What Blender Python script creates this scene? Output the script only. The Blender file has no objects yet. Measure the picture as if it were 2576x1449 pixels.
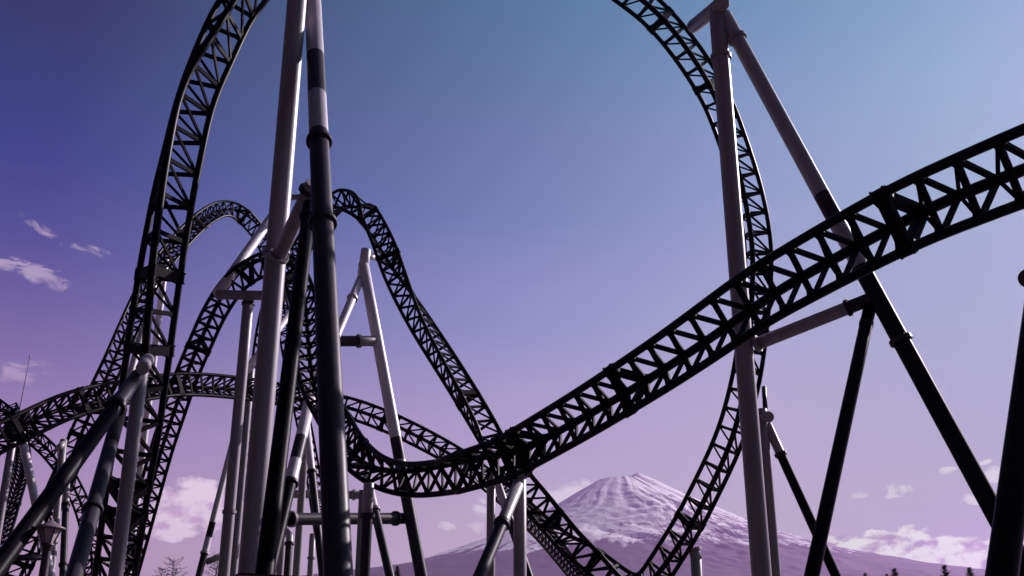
import bpy, bmesh, math, random
from mathutils import Vector, Matrix, noise
random.seed(7)
R = math.radians
scene = bpy.context.scene
C = scene.collection

# ---------------- camera ----------------
PITCH = 20.289
cam_data = bpy.data.cameras.new("camera")
cam_data.sensor_width = 36.0
cam_data.lens = 36.0 * 4267.0 / 4096.0
cam_data.clip_start = 0.1
cam_data.clip_end = 60000.0
cam = bpy.data.objects.new("camera", cam_data)
cam.location = (0, 0, 1.6)
cam.rotation_euler = (R(90 + PITCH), 0, 0)
C.objects.link(cam)
scene.camera = cam

# ---------------- colour management ----------------
scene.view_settings.view_transform = 'Standard'
scene.view_settings.look = 'None'
scene.view_settings.exposure = 0.35
scene.view_settings.gamma = 1.0
scene.cycles.volume_bounces = 0
scene.cycles.max_bounces = 6

def lin(r, g, b):
    f = lambda c: c / 12.92 if c <= .04045 else ((c + .055) / 1.055) ** 2.4
    return (f(r / 255), f(g / 255), f(b / 255), 1)

# ---------------- sun ----------------
SUN_AZ, SUN_EL = 50.0, 29.0          # degrees right of the view, above the horizon
sd = bpy.data.lights.new("sun", 'SUN')
sd.energy = 4.9
sd.angle = R(0.53)
sd.color = (1.0, 0.87, 0.93)
sun = bpy.data.objects.new("sun", sd)
v = Vector((math.sin(R(SUN_AZ)) * math.cos(R(SUN_EL)), math.cos(R(SUN_AZ)) * math.cos(R(SUN_EL)), math.sin(R(SUN_EL))))
sun.rotation_euler = v.to_track_quat('Z', 'Y').to_euler()
sun.location = v * 100
C.objects.link(sun)

# ---------------- sky ----------------
world = bpy.data.worlds.new("World")
scene.world = world
world.use_nodes = True
nt = world.node_tree
nt.nodes.clear()
def N(kind, **kw):
    n = nt.nodes.new(kind)
    for k, val in kw.items():
        setattr(n, k, val)
    return n
def put(sock, val):
    if hasattr(val, 'is_output') or isinstance(val, bpy.types.NodeSocket):
        nt.links.new(val, sock)
    else:
        sock.default_value = val
def M(op, a, b=None, c=None, clamp=False):
    n = N('ShaderNodeMath', operation=op, use_clamp=clamp)
    put(n.inputs[0], a)
    if b is not None: put(n.inputs[1], b)
    if c is not None: put(n.inputs[2], c)
    return n.outputs[0]
def smooth(x, a, b, lo=0.0, hi=1.0):
    n = N('ShaderNodeMapRange', interpolation_type='SMOOTHSTEP')
    put(n.inputs[0], x)
    n.inputs[1].default_value = a; n.inputs[2].default_value = b
    n.inputs[3].default_value = lo; n.inputs[4].default_value = hi
    return n.outputs[0]
def mixc(f, a, b):
    n = N('ShaderNodeMix', data_type='RGBA')
    put(n.inputs[0], f); put(n.inputs[6], a); put(n.inputs[7], b)
    return n.outputs[2]
tc = N('ShaderNodeTexCoord')
sep = N('ShaderNodeSeparateXYZ')
nt.links.new(tc.outputs['Generated'], sep.inputs[0])
X, Y, Z = sep.outputs
az = M('MULTIPLY', M('ARCTAN2', X, Y), 180 / math.pi)
el = M('MULTIPLY', M('ARCSINE', Z), 180 / math.pi)
def ramp(stops):
    n = N('ShaderNodeValToRGB')
    cr = n.color_ramp
    e0, e1 = 0.0, 60.0
    pts = [((e - e0) / (e1 - e0), tuple(c) + (1,)) for e, c in stops]
    cr.elements[0].position, cr.elements[0].color = pts[0]
    cr.elements[1].position, cr.elements[1].color = pts[-1]
    for p, c in pts[1:-1]:
        e = cr.elements.new(p); e.color = c
    nt.links.new(M('DIVIDE', el, 60.0, clamp=True), n.inputs[0])
    return n.outputs[0]
SKY_L = ramp([(1.0, (0.4689, 0.3288, 0.4272)), (5.5, (0.4689, 0.3288, 0.4272)), (9, (0.3511, 0.2448, 0.3985)), (12, (0.2718, 0.1893, 0.3761)), (15, (0.1591, 0.1282, 0.3105)), (18, (0.0943, 0.0809, 0.2661)), (21, (0.0432, 0.049, 0.2149)), (25, (0.0077, 0.0303, 0.1693)), (29, (0.0005, 0.0239, 0.1242)), (33, (0.0005, 0.0146, 0.0777)), (58.0, (0.01, 0.018, 0.06))])
SKY_C = ramp([(1.0, (0.4203, 0.3826, 0.3812)), (5.5, (0.4203, 0.3826, 0.3812)), (8, (0.3816, 0.3388, 0.3895)), (11, (0.3146, 0.2923, 0.4013)), (14.5, (0.2587, 0.2569, 0.4078)), (18, (0.1644, 0.2057, 0.3898)), (20.3, (0.1441, 0.1887, 0.3863)), (24, (0.0721, 0.1497, 0.3138)), (27, (0.0582, 0.1318, 0.2778)), (31, (0.0298, 0.1209, 0.2335)), (35, (0.0138, 0.1139, 0.1988)), (58.0, (0.02, 0.04, 0.1))])
SKY_D = ramp([(1.0, (0.2079, 0.2803, 0.1417)), (5.5, (0.2079, 0.2803, 0.1417)), (10.5, (0.252, 0.2855, 0.3117)), (14.5, (0.2301, 0.2664, 0.3282)), (18, (0.1887, 0.2586, 0.355)), (21, (0.1492, 0.2346, 0.351)), (25, (0.102, 0.2157, 0.333)), (28, (0.0793, 0.2054, 0.3166)), (31, (0.0497, 0.1883, 0.293)), (35, (0.0134, 0.165, 0.2488)), (58.0, (0.04, 0.07, 0.14))])
SKY_R = ramp([(1.0, (0.0005, 0.1181, 0.0005)), (5.5, (0.0005, 0.1181, 0.0005)), (9, (0.0223, 0.188, 0.0469)), (13, (0.0566, 0.1997, 0.1443)), (17, (0.067, 0.2167, 0.1883)), (21, (0.0627, 0.2259, 0.2242)), (25, (0.0545, 0.246, 0.2594)), (29, (0.0449, 0.2522, 0.2823)), (33, (0.0204, 0.2182, 0.2696)), (58.0, (0.06, 0.1, 0.18))])
def span(x, a, b):
    n = N('ShaderNodeMapRange', clamp=True)
    put(n.inputs[0], x); n.inputs[1].default_value = a; n.inputs[2].default_value = b
    return n.outputs[0]
grad = mixc(span(az, -25.5, 0), SKY_L, SKY_C)
grad = mixc(span(az, 0, 13), grad, SKY_D)
grad = mixc(span(az, 13, 25.5), grad, SKY_R)
# unseen sky to the sides and behind, darkened to dim shaded pipes; purple low
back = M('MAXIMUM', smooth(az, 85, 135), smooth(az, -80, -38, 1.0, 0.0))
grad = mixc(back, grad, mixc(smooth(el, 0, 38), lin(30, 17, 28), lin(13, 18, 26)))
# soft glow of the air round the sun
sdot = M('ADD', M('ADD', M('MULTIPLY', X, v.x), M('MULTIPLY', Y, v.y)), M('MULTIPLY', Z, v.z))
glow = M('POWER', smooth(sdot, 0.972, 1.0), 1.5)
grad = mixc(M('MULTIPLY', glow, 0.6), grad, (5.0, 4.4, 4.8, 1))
nis = N('ShaderNodeTexSky', sky_type='NISHITA', sun_disc=False)
nis.sun_elevation = R(SUN_EL)
nis.sun_rotation = R(SUN_AZ)
nis.air_density = 1.0
ns = N('ShaderNodeVectorMath', operation='SCALE')
nt.links.new(nis.outputs[0], ns.inputs[0]); ns.inputs[3].default_value = 0.06
grad = mixc(0.02, grad, ns.outputs[0])
# clouds: wind-drawn noise kept to a few patches of the sky
comb = N('ShaderNodeCombineXYZ')
nt.links.new(az, comb.inputs[0]); nt.links.new(el, comb.inputs[1])
def nz(scale, detail, rough, dist=0.0, stretch=(1, 1.8, 1), off=(0, 0, 0)):
    m = N('ShaderNodeMapping')
    nt.links.new(comb.outputs[0], m.inputs[0]); m.inputs[3].default_value = stretch; m.inputs[1].default_value = off
    n = N('ShaderNodeTexNoise')
    nt.links.new(m.outputs[0], n.inputs[0])
    n.inputs['Scale'].default_value = scale; n.inputs['Detail'].default_value = detail
    n.inputs['Roughness'].default_value = rough; n.inputs['Distortion'].default_value = dist
    return n.outputs[0]
puff = nz(0.85, 9, 0.62, 0.15)
wisp = nz(0.55, 8, 0.66, 1.1, (1, 2.3, 1), (3.3, 1.7, 0))
puff2 = nz(0.85, 5, 0.55, 0.15, (1, 1.8, 1), (0.10, -0.55, 0))
shade_n = nz(0.5, 6, 0.6, 0.3, (1, 1.6, 1), (9.1, 4.2, 0))
# azimuth, elevation, half width, half height, tilt, strength, soft   (degrees)
CLOUDS = []
def px2ae(u, v):
    x = (u - 1288) / 2683.6; y = -(v - 724.5) / 2683.6
    d = Vector((x, math.cos(R(PITCH)) - y * math.sin(R(PITCH)), math.sin(R(PITCH)) + y * math.cos(R(PITCH)))).normalized()
    return math.degrees(math.atan2(d.x, d.y)), math.degrees(math.asin(d.z))
def cloud_mask(items, n_out, thr, width, amp=1.0, k_n=2.6):
    acc = None
    for (u, vv, ru, rv, rot, st) in items:
        a0, e0 = px2ae(u, vv)
        a1, _ = px2ae(u + ru, vv); _, e1 = px2ae(u, vv - rv)
        dx = M('SUBTRACT', az, a0); dy = M('SUBTRACT', el, e0)
        c, s = math.cos(R(rot)), math.sin(R(rot))
        xx = M('DIVIDE', M('ADD', M('MULTIPLY', dx, c), M('MULTIPLY', dy, s)), abs(a1 - a0))
        yy = M('DIVIDE', M('SUBTRACT', M('MULTIPLY', dy, c), M('MULTIPLY', dx, s)), abs(e1 - e0))
        r2 = M('ADD', M('MULTIPLY', xx, xx), M('MULTIPLY', yy, yy))
        m = M('MULTIPLY', M('SUBTRACT', 1.0, r2, clamp=True), st)
        acc = m if acc is None else M('MAXIMUM', acc, m)
    d = M('ADD', M('MULTIPLY', acc, amp), M('MULTIPLY', M('SUBTRACT', n_out, 0.5), k_n))
    d = M('MULTIPLY', smooth(d, thr, thr + width), smooth(acc, 0.0, 0.12))
    return d
cum = cloud_mask([(458, 1285, 108, 76, 0, 1.0), (492, 1250, 84, 66, 10, 1.0), (420, 1318, 96, 52, 0, 1.0), (535, 1290, 66, 66, 0, 1.0),
                  (2140, 1398, 140, 62, 0, 1.35), (2230, 1380, 120, 56, 0, 1.35), (2292, 1374, 70, 62, 0, 1.35), (2400, 1395, 130, 58, 0, 1.35), (2520, 1405, 120, 62, 0, 1.35), (2330, 1440, 360, 80, 0, 1.5), (2650, 1425, 180, 80, 0, 1.35), (2060, 1430, 120, 60, 0, .9)], puff, 0.28, 0.34, 1.0, 1.9)
wsp = cloud_mask([(90, 690, 100, 34, -16, .95), (15, 668, 80, 22, 0, .9), (150, 715, 60, 34, -20, .6), (100, 572, 75, 16, -22, .6), (215, 628, 80, 20, -8, .55), (40, 940, 75, 34, -5, .75), (110, 915, 70, 34, -20, .45), (85, 1000, 50, 16, -10, .45),
                  (250, 1020, 60, 40, 0, .3), (330, 985, 60, 30, 0, .25), (1430, 1238, 80, 36, 14, .95), (1212, 1262, 30, 56, 0, .7), (1118, 1322, 42, 16, -8, .8), (1200, 1330, 40, 24, 0, .55),
                  (2250, 1235, 56, 26, 4, 1.0), (2160, 1248, 36, 15, 0, .75), (2385, 1182, 28, 15, -8, .8), (2450, 1255, 46, 18, -12, .95), (2505, 1195, 46, 36, 0, .9), (2480, 1162, 28, 15, 0, .6), (2330, 1333, 15, 9, 0, .55), (420, 1240, 60, 30, 0, .3)], wisp, 0.28, 0.60, 1.0, 2.9)
rightness = smooth(az, -8, 8)
lit_c = mixc(rightness, (0.762, 0.642, 0.707, 1), (0.483, 0.653, 0.335, 1)); shd_c = mixc(rightness, (0.521, 0.369, 0.526, 1), (0.058, 0.11, 0.01, 1))
# cumulus: bright tops, purple-grey bellies
belly = M('ADD', M('MULTIPLY', M('SUBTRACT', 0.5, puff2), 2.2), M('MULTIPLY', M('SUBTRACT', shade_n, 0.5), 1.6))
ccol = mixc(smooth(belly, -0.14, 0.36), lit_c, shd_c)
out_c = mixc(M('MULTIPLY', cum, 0.96), grad, ccol)
wcol = mixc(smooth(az, -16, -2), mixc(smooth(el, 11, 18), (0.374, 0.272, 0.433, 1), (0.406, 0.326, 0.461, 1)), (0.598, 0.584, 0.575, 1))
wcol = mixc(smooth(az, 3, 16), wcol, (0.358, 0.507, 0.28, 1))
out_c = mixc(M('MULTIPLY', wsp, 0.8), out_c, wcol)
# below the horizon: dark ground colour
out_c = mixc(smooth(el, -3.0, 0.0), lin(52, 44, 60), out_c)
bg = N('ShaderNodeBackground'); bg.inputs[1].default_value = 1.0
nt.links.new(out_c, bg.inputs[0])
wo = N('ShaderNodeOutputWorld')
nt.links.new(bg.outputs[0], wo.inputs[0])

# ---------------- measured layout (metres) ----------------
TRACKS = {"K1":{"knots":[[-23.457,65.9,5.102,-0.655,-0.755,0.007,-0.3,0.924,0.237],[-22.916,65.452,7.533,-0.667,-0.744,-0.04,-0.276,0.901,0.334],[-22.153,64.464,10.057,-0.689,-0.716,-0.115,-0.232,0.845,0.483],[-21.417,63.287,12.04,-0.708,-0.686,-0.169,-0.194,0.785,0.589],[-20.471,61.678,14.321,-0.719,-0.672,-0.176,-0.164,0.753,0.637],[-19.857,60.715,15.479,-0.735,-0.656,-0.171,-0.117,0.713,0.692],[-19.006,59.346,16.972,-0.74,-0.648,-0.178,-0.106,0.698,0.709],[-18.309,58.206,18.181,-0.727,-0.665,-0.17,-0.101,0.675,0.731],[-17.208,56.69,19.673,-0.723,-0.67,-0.169,-0.087,0.65,0.755],[-16.515,55.665,20.573,-0.74,-0.656,-0.151,-0.025,0.609,0.793],[-15.668,54.565,21.351,-0.722,-0.68,-0.127,0.012,0.57,0.822],[-14.944,53.754,21.876,-0.669,-0.736,-0.103,0.033,0.531,0.847],[-14.183,53.096,22.215,-0.63,-0.776,-0.001,0.178,0.498,0.849],[-13.259,52.385,22.325,-0.596,-0.787,0.162,0.382,0.506,0.773],[-12.463,51.794,22.216,-0.395,-0.78,0.485,0.627,0.618,0.474],[-11.629,51.189,21.73,0.07,-0.685,0.725,0.62,0.784,-0.008],[-10.975,50.605,20.948,0.565,-0.491,0.664,0.317,0.868,-0.382],[-10.437,49.881,19.749,0.79,-0.351,0.503,0.069,0.863,-0.501],[-9.978,48.942,18.222,0.86,-0.298,0.414,-0.031,0.842,-0.538],[-9.463,47.548,16.042,0.862,-0.292,0.414,-0.034,0.836,-0.548],[-8.968,46.445,14.354,0.809,-0.279,0.518,0.033,0.815,-0.578],[-8.316,45.419,13.106,0.691,-0.279,0.667,0.174,0.776,-0.606],[-7.599,44.346,12.057,0.664,-0.244,0.706,0.205,0.735,-0.647],[-6.912,43.184,11.013,0.631,-0.244,0.736,0.25,0.71,-0.659],[-6.153,41.951,10.024,0.355,-0.351,0.867,0.517,0.687,-0.51],[-5.355,40.832,9.422,-0.084,-0.481,0.873,0.769,0.62,-0.158],[-4.537,39.664,8.918,-0.416,-0.566,0.711,0.816,0.54,0.205],[-3.599,38.495,8.588,-0.623,-0.603,0.499,0.726,0.483,0.489],[-2.691,37.366,8.447,-0.731,-0.59,0.343,0.639,0.428,0.639],[-1.712,36.025,8.358,-0.849,-0.349,0.396,0.786,0.187,0.589],[-2.045,35.492,8.181,-0.865,-0.368,0.341,0.731,0.235,0.641],[-0.937,34.053,8.195,-0.705,-0.529,0.473,0.678,0.513,0.526],[-0.028,32.815,8.194,-0.709,-0.439,0.551,0.737,0.507,0.446],[0.547,31.797,8.307,-0.751,-0.376,0.543,0.738,0.503,0.449],[1.925,29.552,8.635,-0.736,-0.355,0.577,0.752,0.517,0.41],[2.956,27.802,8.924,-0.741,-0.333,0.583,0.76,0.511,0.401],[3.858,26.235,9.198,-0.75,-0.323,0.577,0.758,0.511,0.405],[4.676,24.806,9.482,-0.772,-0.32,0.55,0.745,0.508,0.432],[5.654,23.037,9.859,-0.765,-0.33,0.554,0.751,0.5,0.431],[6.284,21.944,9.999,-0.731,-0.36,0.58,0.767,0.492,0.411],[7.754,19.427,10.262,-0.73,-0.389,0.563,0.765,0.477,0.433],[8.438,18.262,10.249,-0.69,-0.418,0.591,0.792,0.458,0.403],[9.066,17.2,10.219,-0.675,-0.433,0.598,0.786,0.475,0.395],[9.594,16.393,10.198,-0.668,-0.443,0.598,0.772,0.498,0.395],[10.172,15.505,10.197,-0.665,-0.444,0.6,0.779,0.49,0.393],[10.688,14.691,10.151,-0.656,-0.45,0.606,0.789,0.479,0.385]],"heavy":[70.87,60.65,55.07,55.58,23.82,18.43,43.49],"flip":True,"step":0.86,"faces":[[0,1],[2,1]],"label":"black truss, nearest track, swooping through a deep dip and rising out at right"},
"K2":{"knots":[[-29.261,63.896,5.776,-0.688,-0.655,0.314,-0.248,0.959,-0.137],[-28.837,64.24,7.424,-0.699,-0.659,0.277,-0.229,0.97,-0.076],[-28.432,64.337,8.919,-0.696,-0.679,0.234,-0.217,0.975,0.046],[-28.005,64.302,10.074,-0.682,-0.702,0.207,-0.217,0.966,0.144],[-27.575,64.185,11.23,-0.657,-0.739,0.151,-0.253,0.945,0.209],[-27.126,64.01,12.462,-0.622,-0.774,0.115,-0.302,0.923,0.236],[-26.674,63.835,13.75,-0.579,-0.81,0.096,-0.365,0.905,0.219],[-26.271,63.713,15.107,-0.571,-0.812,0.121,-0.384,0.91,0.157],[-25.921,63.698,16.38,-0.554,-0.814,0.174,-0.406,0.91,0.088],[-25.6,63.777,17.537,-0.522,-0.823,0.223,-0.45,0.893,0.0],[-25.362,63.979,18.727,-0.521,-0.801,0.295,-0.46,0.88,-0.115],[-25.1,64.361,20.007,-0.513,-0.785,0.347,-0.478,0.85,-0.223],[-24.946,64.953,21.545,-0.502,-0.78,0.374,-0.496,0.813,-0.306],[-24.826,65.792,23.362,-0.498,-0.763,0.412,-0.501,0.779,-0.376],[-24.773,66.951,25.456,-0.446,-0.763,0.469,-0.552,0.725,-0.412],[-24.691,68.082,27.216,-0.391,-0.743,0.543,-0.6,0.669,-0.439],[-24.58,69.527,29.122,-0.271,-0.745,0.609,-0.696,0.594,-0.404],[-24.367,70.909,30.82,-0.192,-0.732,0.653,-0.748,0.554,-0.364],[-23.97,73.093,33.298,-0.172,-0.714,0.678,-0.756,0.56,-0.339],[-23.484,74.559,34.886,-0.14,-0.669,0.73,-0.764,0.563,-0.315],[-23.009,75.979,36.124,-0.065,-0.576,0.815,-0.796,0.519,-0.311],[-22.6,76.986,36.671,0.171,-0.444,0.88,-0.88,0.441,-0.175],[-22.112,78.129,37.034,0.765,-0.415,0.492,-0.819,0.285,0.498],[-21.579,79.291,37.028,0.926,-0.372,0.06,-0.474,0.298,0.829],[-21.007,80.823,36.697,0.913,-0.363,-0.188,-0.222,0.349,0.911],[-20.524,82.437,36.081,0.857,-0.372,-0.358,-0.013,0.46,0.888],[-20.267,84.213,34.95,0.851,-0.366,-0.378,0.024,0.585,0.811],[-20.081,86.519,33.122,0.888,-0.357,-0.29,-0.051,0.676,0.735],[-19.809,88.631,30.916,0.877,-0.415,-0.241,-0.031,0.768,0.64],[-19.357,91.49,27.19,0.897,-0.414,-0.152,-0.083,0.818,0.569],[-18.594,94.07,23.267,0.915,-0.393,-0.092,-0.131,0.847,0.516],[-17.989,96.552,19.227,0.952,-0.3,-0.06,-0.229,0.845,0.484],[-17.601,98.777,15.516,0.954,-0.289,-0.078,-0.232,0.826,0.514],[-17.016,102.04,10.852,0.958,-0.275,-0.085,-0.244,0.794,0.556],[-16.722,104.033,8.399,0.96,-0.262,-0.098,-0.252,0.766,0.592]],"heavy":[10.29,31.94,2.7,38.24],"flip":False,"step":0.8,"faces":[[0,1],[2,1]],"label":"black truss, farthest track, its thin hump arching between near track and tallest pillar"},
"K3":{"knots":[[-20.504,84.752,15.097,-0.995,0.065,0.075,0.421,-0.835,-0.354],[-20.277,82.919,19.696,-0.992,0.051,0.114,0.413,-0.801,-0.434],[-19.701,80.31,24.063,-0.978,0.007,0.21,0.373,-0.69,-0.62],[-18.725,77.104,27.104,-0.931,-0.078,0.357,0.26,-0.494,-0.83],[-17.441,73.948,28.56,-0.826,-0.173,0.536,0.059,-0.321,-0.945],[-16.336,71.766,29.063,-0.701,-0.235,0.673,-0.135,-0.231,-0.964],[-15.189,69.431,29.326,-0.676,-0.259,0.69,-0.185,-0.166,-0.969],[-14.023,66.818,29.469,-0.67,-0.272,0.691,-0.203,-0.128,-0.971],[-13.053,64.642,29.512,-0.635,-0.283,0.719,-0.247,-0.123,-0.961],[-11.856,62.075,29.518,-0.574,-0.292,0.765,-0.31,-0.142,-0.94],[-10.933,60.342,29.464,-0.46,-0.299,0.836,-0.408,-0.195,-0.892],[-10.537,59.767,29.418,-0.124,-0.371,0.92,-0.603,-0.293,-0.742],[-10.169,59.434,29.201,0.152,-0.387,0.91,-0.739,-0.351,-0.575],[-9.683,58.846,28.884,-0.182,-0.629,0.756,-0.576,-0.02,-0.817],[-9.318,58.495,28.624,-0.123,-0.795,0.593,-0.577,0.115,-0.809],[-8.911,58.254,28.25,-0.248,-0.938,0.243,-0.571,0.519,-0.636],[-8.581,58.031,27.584,-0.509,-0.855,0.101,-0.396,0.76,-0.516],[-8.305,57.749,27.042,-0.656,-0.753,0.057,-0.225,0.82,-0.526],[-7.967,57.402,26.342,-0.697,-0.717,0.001,-0.168,0.859,-0.483],[-7.574,57.037,25.522,-0.755,-0.653,-0.061,-0.077,0.896,-0.438],[-7.12,56.591,24.533,-0.828,-0.548,-0.113,0.049,0.919,-0.392],[-6.61,56.039,23.301,-0.906,-0.311,-0.286,0.313,0.918,-0.242],[-5.919,55.494,21.924,-0.902,-0.011,-0.432,0.577,0.814,-0.069],[-5.027,54.64,20.028,-0.737,0.396,-0.547,0.825,0.533,0.187],[-3.93,53.79,18.007,-0.618,0.552,-0.56,0.861,0.39,0.326],[-2.5,52.856,15.481,-0.532,0.676,-0.509,0.879,0.255,0.402],[-1.213,52.208,13.066,-0.486,0.755,-0.44,0.899,0.154,0.409],[-1.246,52.2,12.968,-0.327,0.851,-0.412,0.853,-0.008,0.521],[0.236,51.613,10.687,-0.085,0.935,-0.345,0.756,-0.242,0.608],[0.958,51.248,9.848,0.08,0.937,-0.341,0.649,-0.342,0.679],[1.612,50.882,9.005,0.212,0.95,-0.231,0.553,-0.485,0.677],[2.573,50.423,7.938,0.41,0.912,0.01,0.329,-0.703,0.63],[3.023,50.263,7.577,0.481,0.825,0.298,0.149,-0.866,0.478],[3.901,50.044,6.838,0.56,0.691,0.457,0.044,-0.955,0.295],[4.356,49.961,6.4,0.59,0.62,0.517,0.017,-0.982,0.191],[4.783,49.899,6.008,0.567,0.534,0.627,-0.046,-0.995,0.092],[5.428,49.832,5.541,0.299,0.48,0.825,-0.218,-0.975,0.04],[6.132,49.584,5.701,-0.334,0.433,0.837,-0.352,-0.895,-0.275],[6.7,49.052,6.453,-0.603,0.396,0.692,-0.223,-0.884,-0.41],[7.677,48.203,7.838,-0.663,0.396,0.636,-0.165,-0.903,-0.396],[8.357,47.595,9.088,-0.718,0.409,0.563,-0.108,-0.931,-0.349],[9.196,46.961,10.679,-0.736,0.433,0.52,-0.093,-0.949,-0.302],[9.74,46.56,11.911,-0.763,0.479,0.435,-0.093,-0.963,-0.254],[10.128,46.226,13.122,-0.756,0.55,0.356,-0.142,-0.967,-0.212],[10.463,45.892,14.474,-0.732,0.614,0.295,-0.199,-0.962,-0.187],[10.659,45.61,15.724,-0.674,0.696,0.247,-0.292,-0.943,-0.162],[10.875,45.272,17.349,-0.615,0.757,0.219,-0.368,-0.92,-0.134],[11.112,44.872,19.541,-0.534,0.828,0.172,-0.465,-0.873,-0.148],[10.999,44.561,21.158,-0.512,0.85,0.124,-0.482,-0.844,-0.237],[10.792,44.272,22.331,-0.529,0.841,0.114,-0.45,-0.835,-0.317],[10.511,43.937,23.492,-0.568,0.818,0.095,-0.388,-0.836,-0.388],[9.978,43.39,25.045,-0.629,0.774,0.072,-0.299,-0.848,-0.438],[9.446,42.8,26.42,-0.676,0.737,0.0,-0.187,-0.849,-0.494],[8.662,42.182,27.618,-0.67,0.736,-0.102,-0.098,-0.842,-0.53],[7.596,41.459,28.893,-0.644,0.743,-0.182,-0.043,-0.842,-0.538],[6.356,40.77,30.012,-0.574,0.77,-0.278,0.002,-0.842,-0.539],[5.19,40.309,30.683,-0.506,0.796,-0.332,0.012,-0.844,-0.536],[3.76,39.76,31.543,-0.464,0.811,-0.356,-0.001,-0.849,-0.528],[2.172,39.298,32.314,-0.364,0.84,-0.403,-0.018,-0.853,-0.521],[0.306,38.954,32.985,-0.238,0.866,-0.44,-0.04,-0.853,-0.52],[-2.044,38.755,33.527,-0.178,0.874,-0.452,-0.048,-0.851,-0.522]],"heavy":[90.12,93.27,37.14,41.02,52.52,63.23,69.08,78.31,60.0],"flip":False,"step":0.9,"faces":[[2,1],[2,0]],"label":"black truss, twisting hump that dives before the mountain and climbs the big loop"},
"K4":{"knots":[[-6.847,30.946,26.52,-0.787,0.023,0.616,0.51,-0.85,-0.128],[-7.841,30.538,25.264,-0.838,0.048,0.543,0.497,-0.864,-0.077],[-8.64,30.156,23.819,-0.904,0.097,0.417,0.458,-0.889,0.001],[-9.18,29.845,22.519,-0.945,0.184,0.269,0.369,-0.927,0.072],[-9.512,29.601,21.137,-0.945,0.262,0.194,0.282,-0.956,0.084],[-9.79,29.452,20.083,-0.881,0.442,0.169,0.091,-0.99,0.104],[-9.997,29.358,19.243,-0.83,0.545,0.114,-0.038,-0.995,0.095],[-10.152,29.288,18.231,-0.796,0.603,0.049,-0.117,-0.99,0.076],[-10.205,29.238,17.344,-0.814,0.58,0.023,-0.093,-0.994,0.055],[-10.27,29.196,16.367,-0.843,0.536,0.043,-0.04,-0.999,0.028],[-10.328,29.191,15.507,-0.868,0.494,0.055,0.006,-1.0,-0.014],[-10.371,29.221,14.551,-0.884,0.461,0.077,0.04,-0.997,-0.058],[-10.43,29.291,13.731,-0.899,0.423,0.111,0.075,-0.99,-0.12],[-10.485,29.415,12.893,-0.914,0.383,0.134,0.111,-0.977,-0.182],[-10.549,29.584,12.086,-0.935,0.315,0.161,0.171,-0.954,-0.246],[-10.635,29.814,11.24,-0.948,0.267,0.176,0.21,-0.931,-0.299],[-10.697,30.015,10.638,-0.953,0.223,0.205,0.236,-0.902,-0.362],[-10.802,30.292,9.941,-0.952,0.186,0.243,0.247,-0.872,-0.422],[-10.933,30.622,9.245,-0.948,0.172,0.267,0.239,-0.844,-0.48],[-11.047,30.963,8.639,-0.931,0.144,0.337,0.211,-0.802,-0.559],[-11.333,31.568,7.736,-0.916,0.12,0.384,0.187,-0.765,-0.616],[-11.55,32.092,7.083,-0.912,0.092,0.401,0.177,-0.708,-0.684],[-11.816,32.779,6.358,-0.904,0.062,0.424,0.161,-0.651,-0.742],[-12.124,33.596,5.641,-0.885,0.016,0.465,0.127,-0.569,-0.813],[-12.616,34.882,4.762,-0.865,-0.032,0.5,0.092,-0.48,-0.872],[-13.306,36.717,3.798,-0.858,-0.054,0.511,0.078,-0.441,-0.894]],"heavy":[14.6,16.98,22.16,20.87],"flip":True,"step":1.12,"faces":[[2,1],[2,0]],"label":"black truss, thick near vertical track leaving at the top left"},
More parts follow.
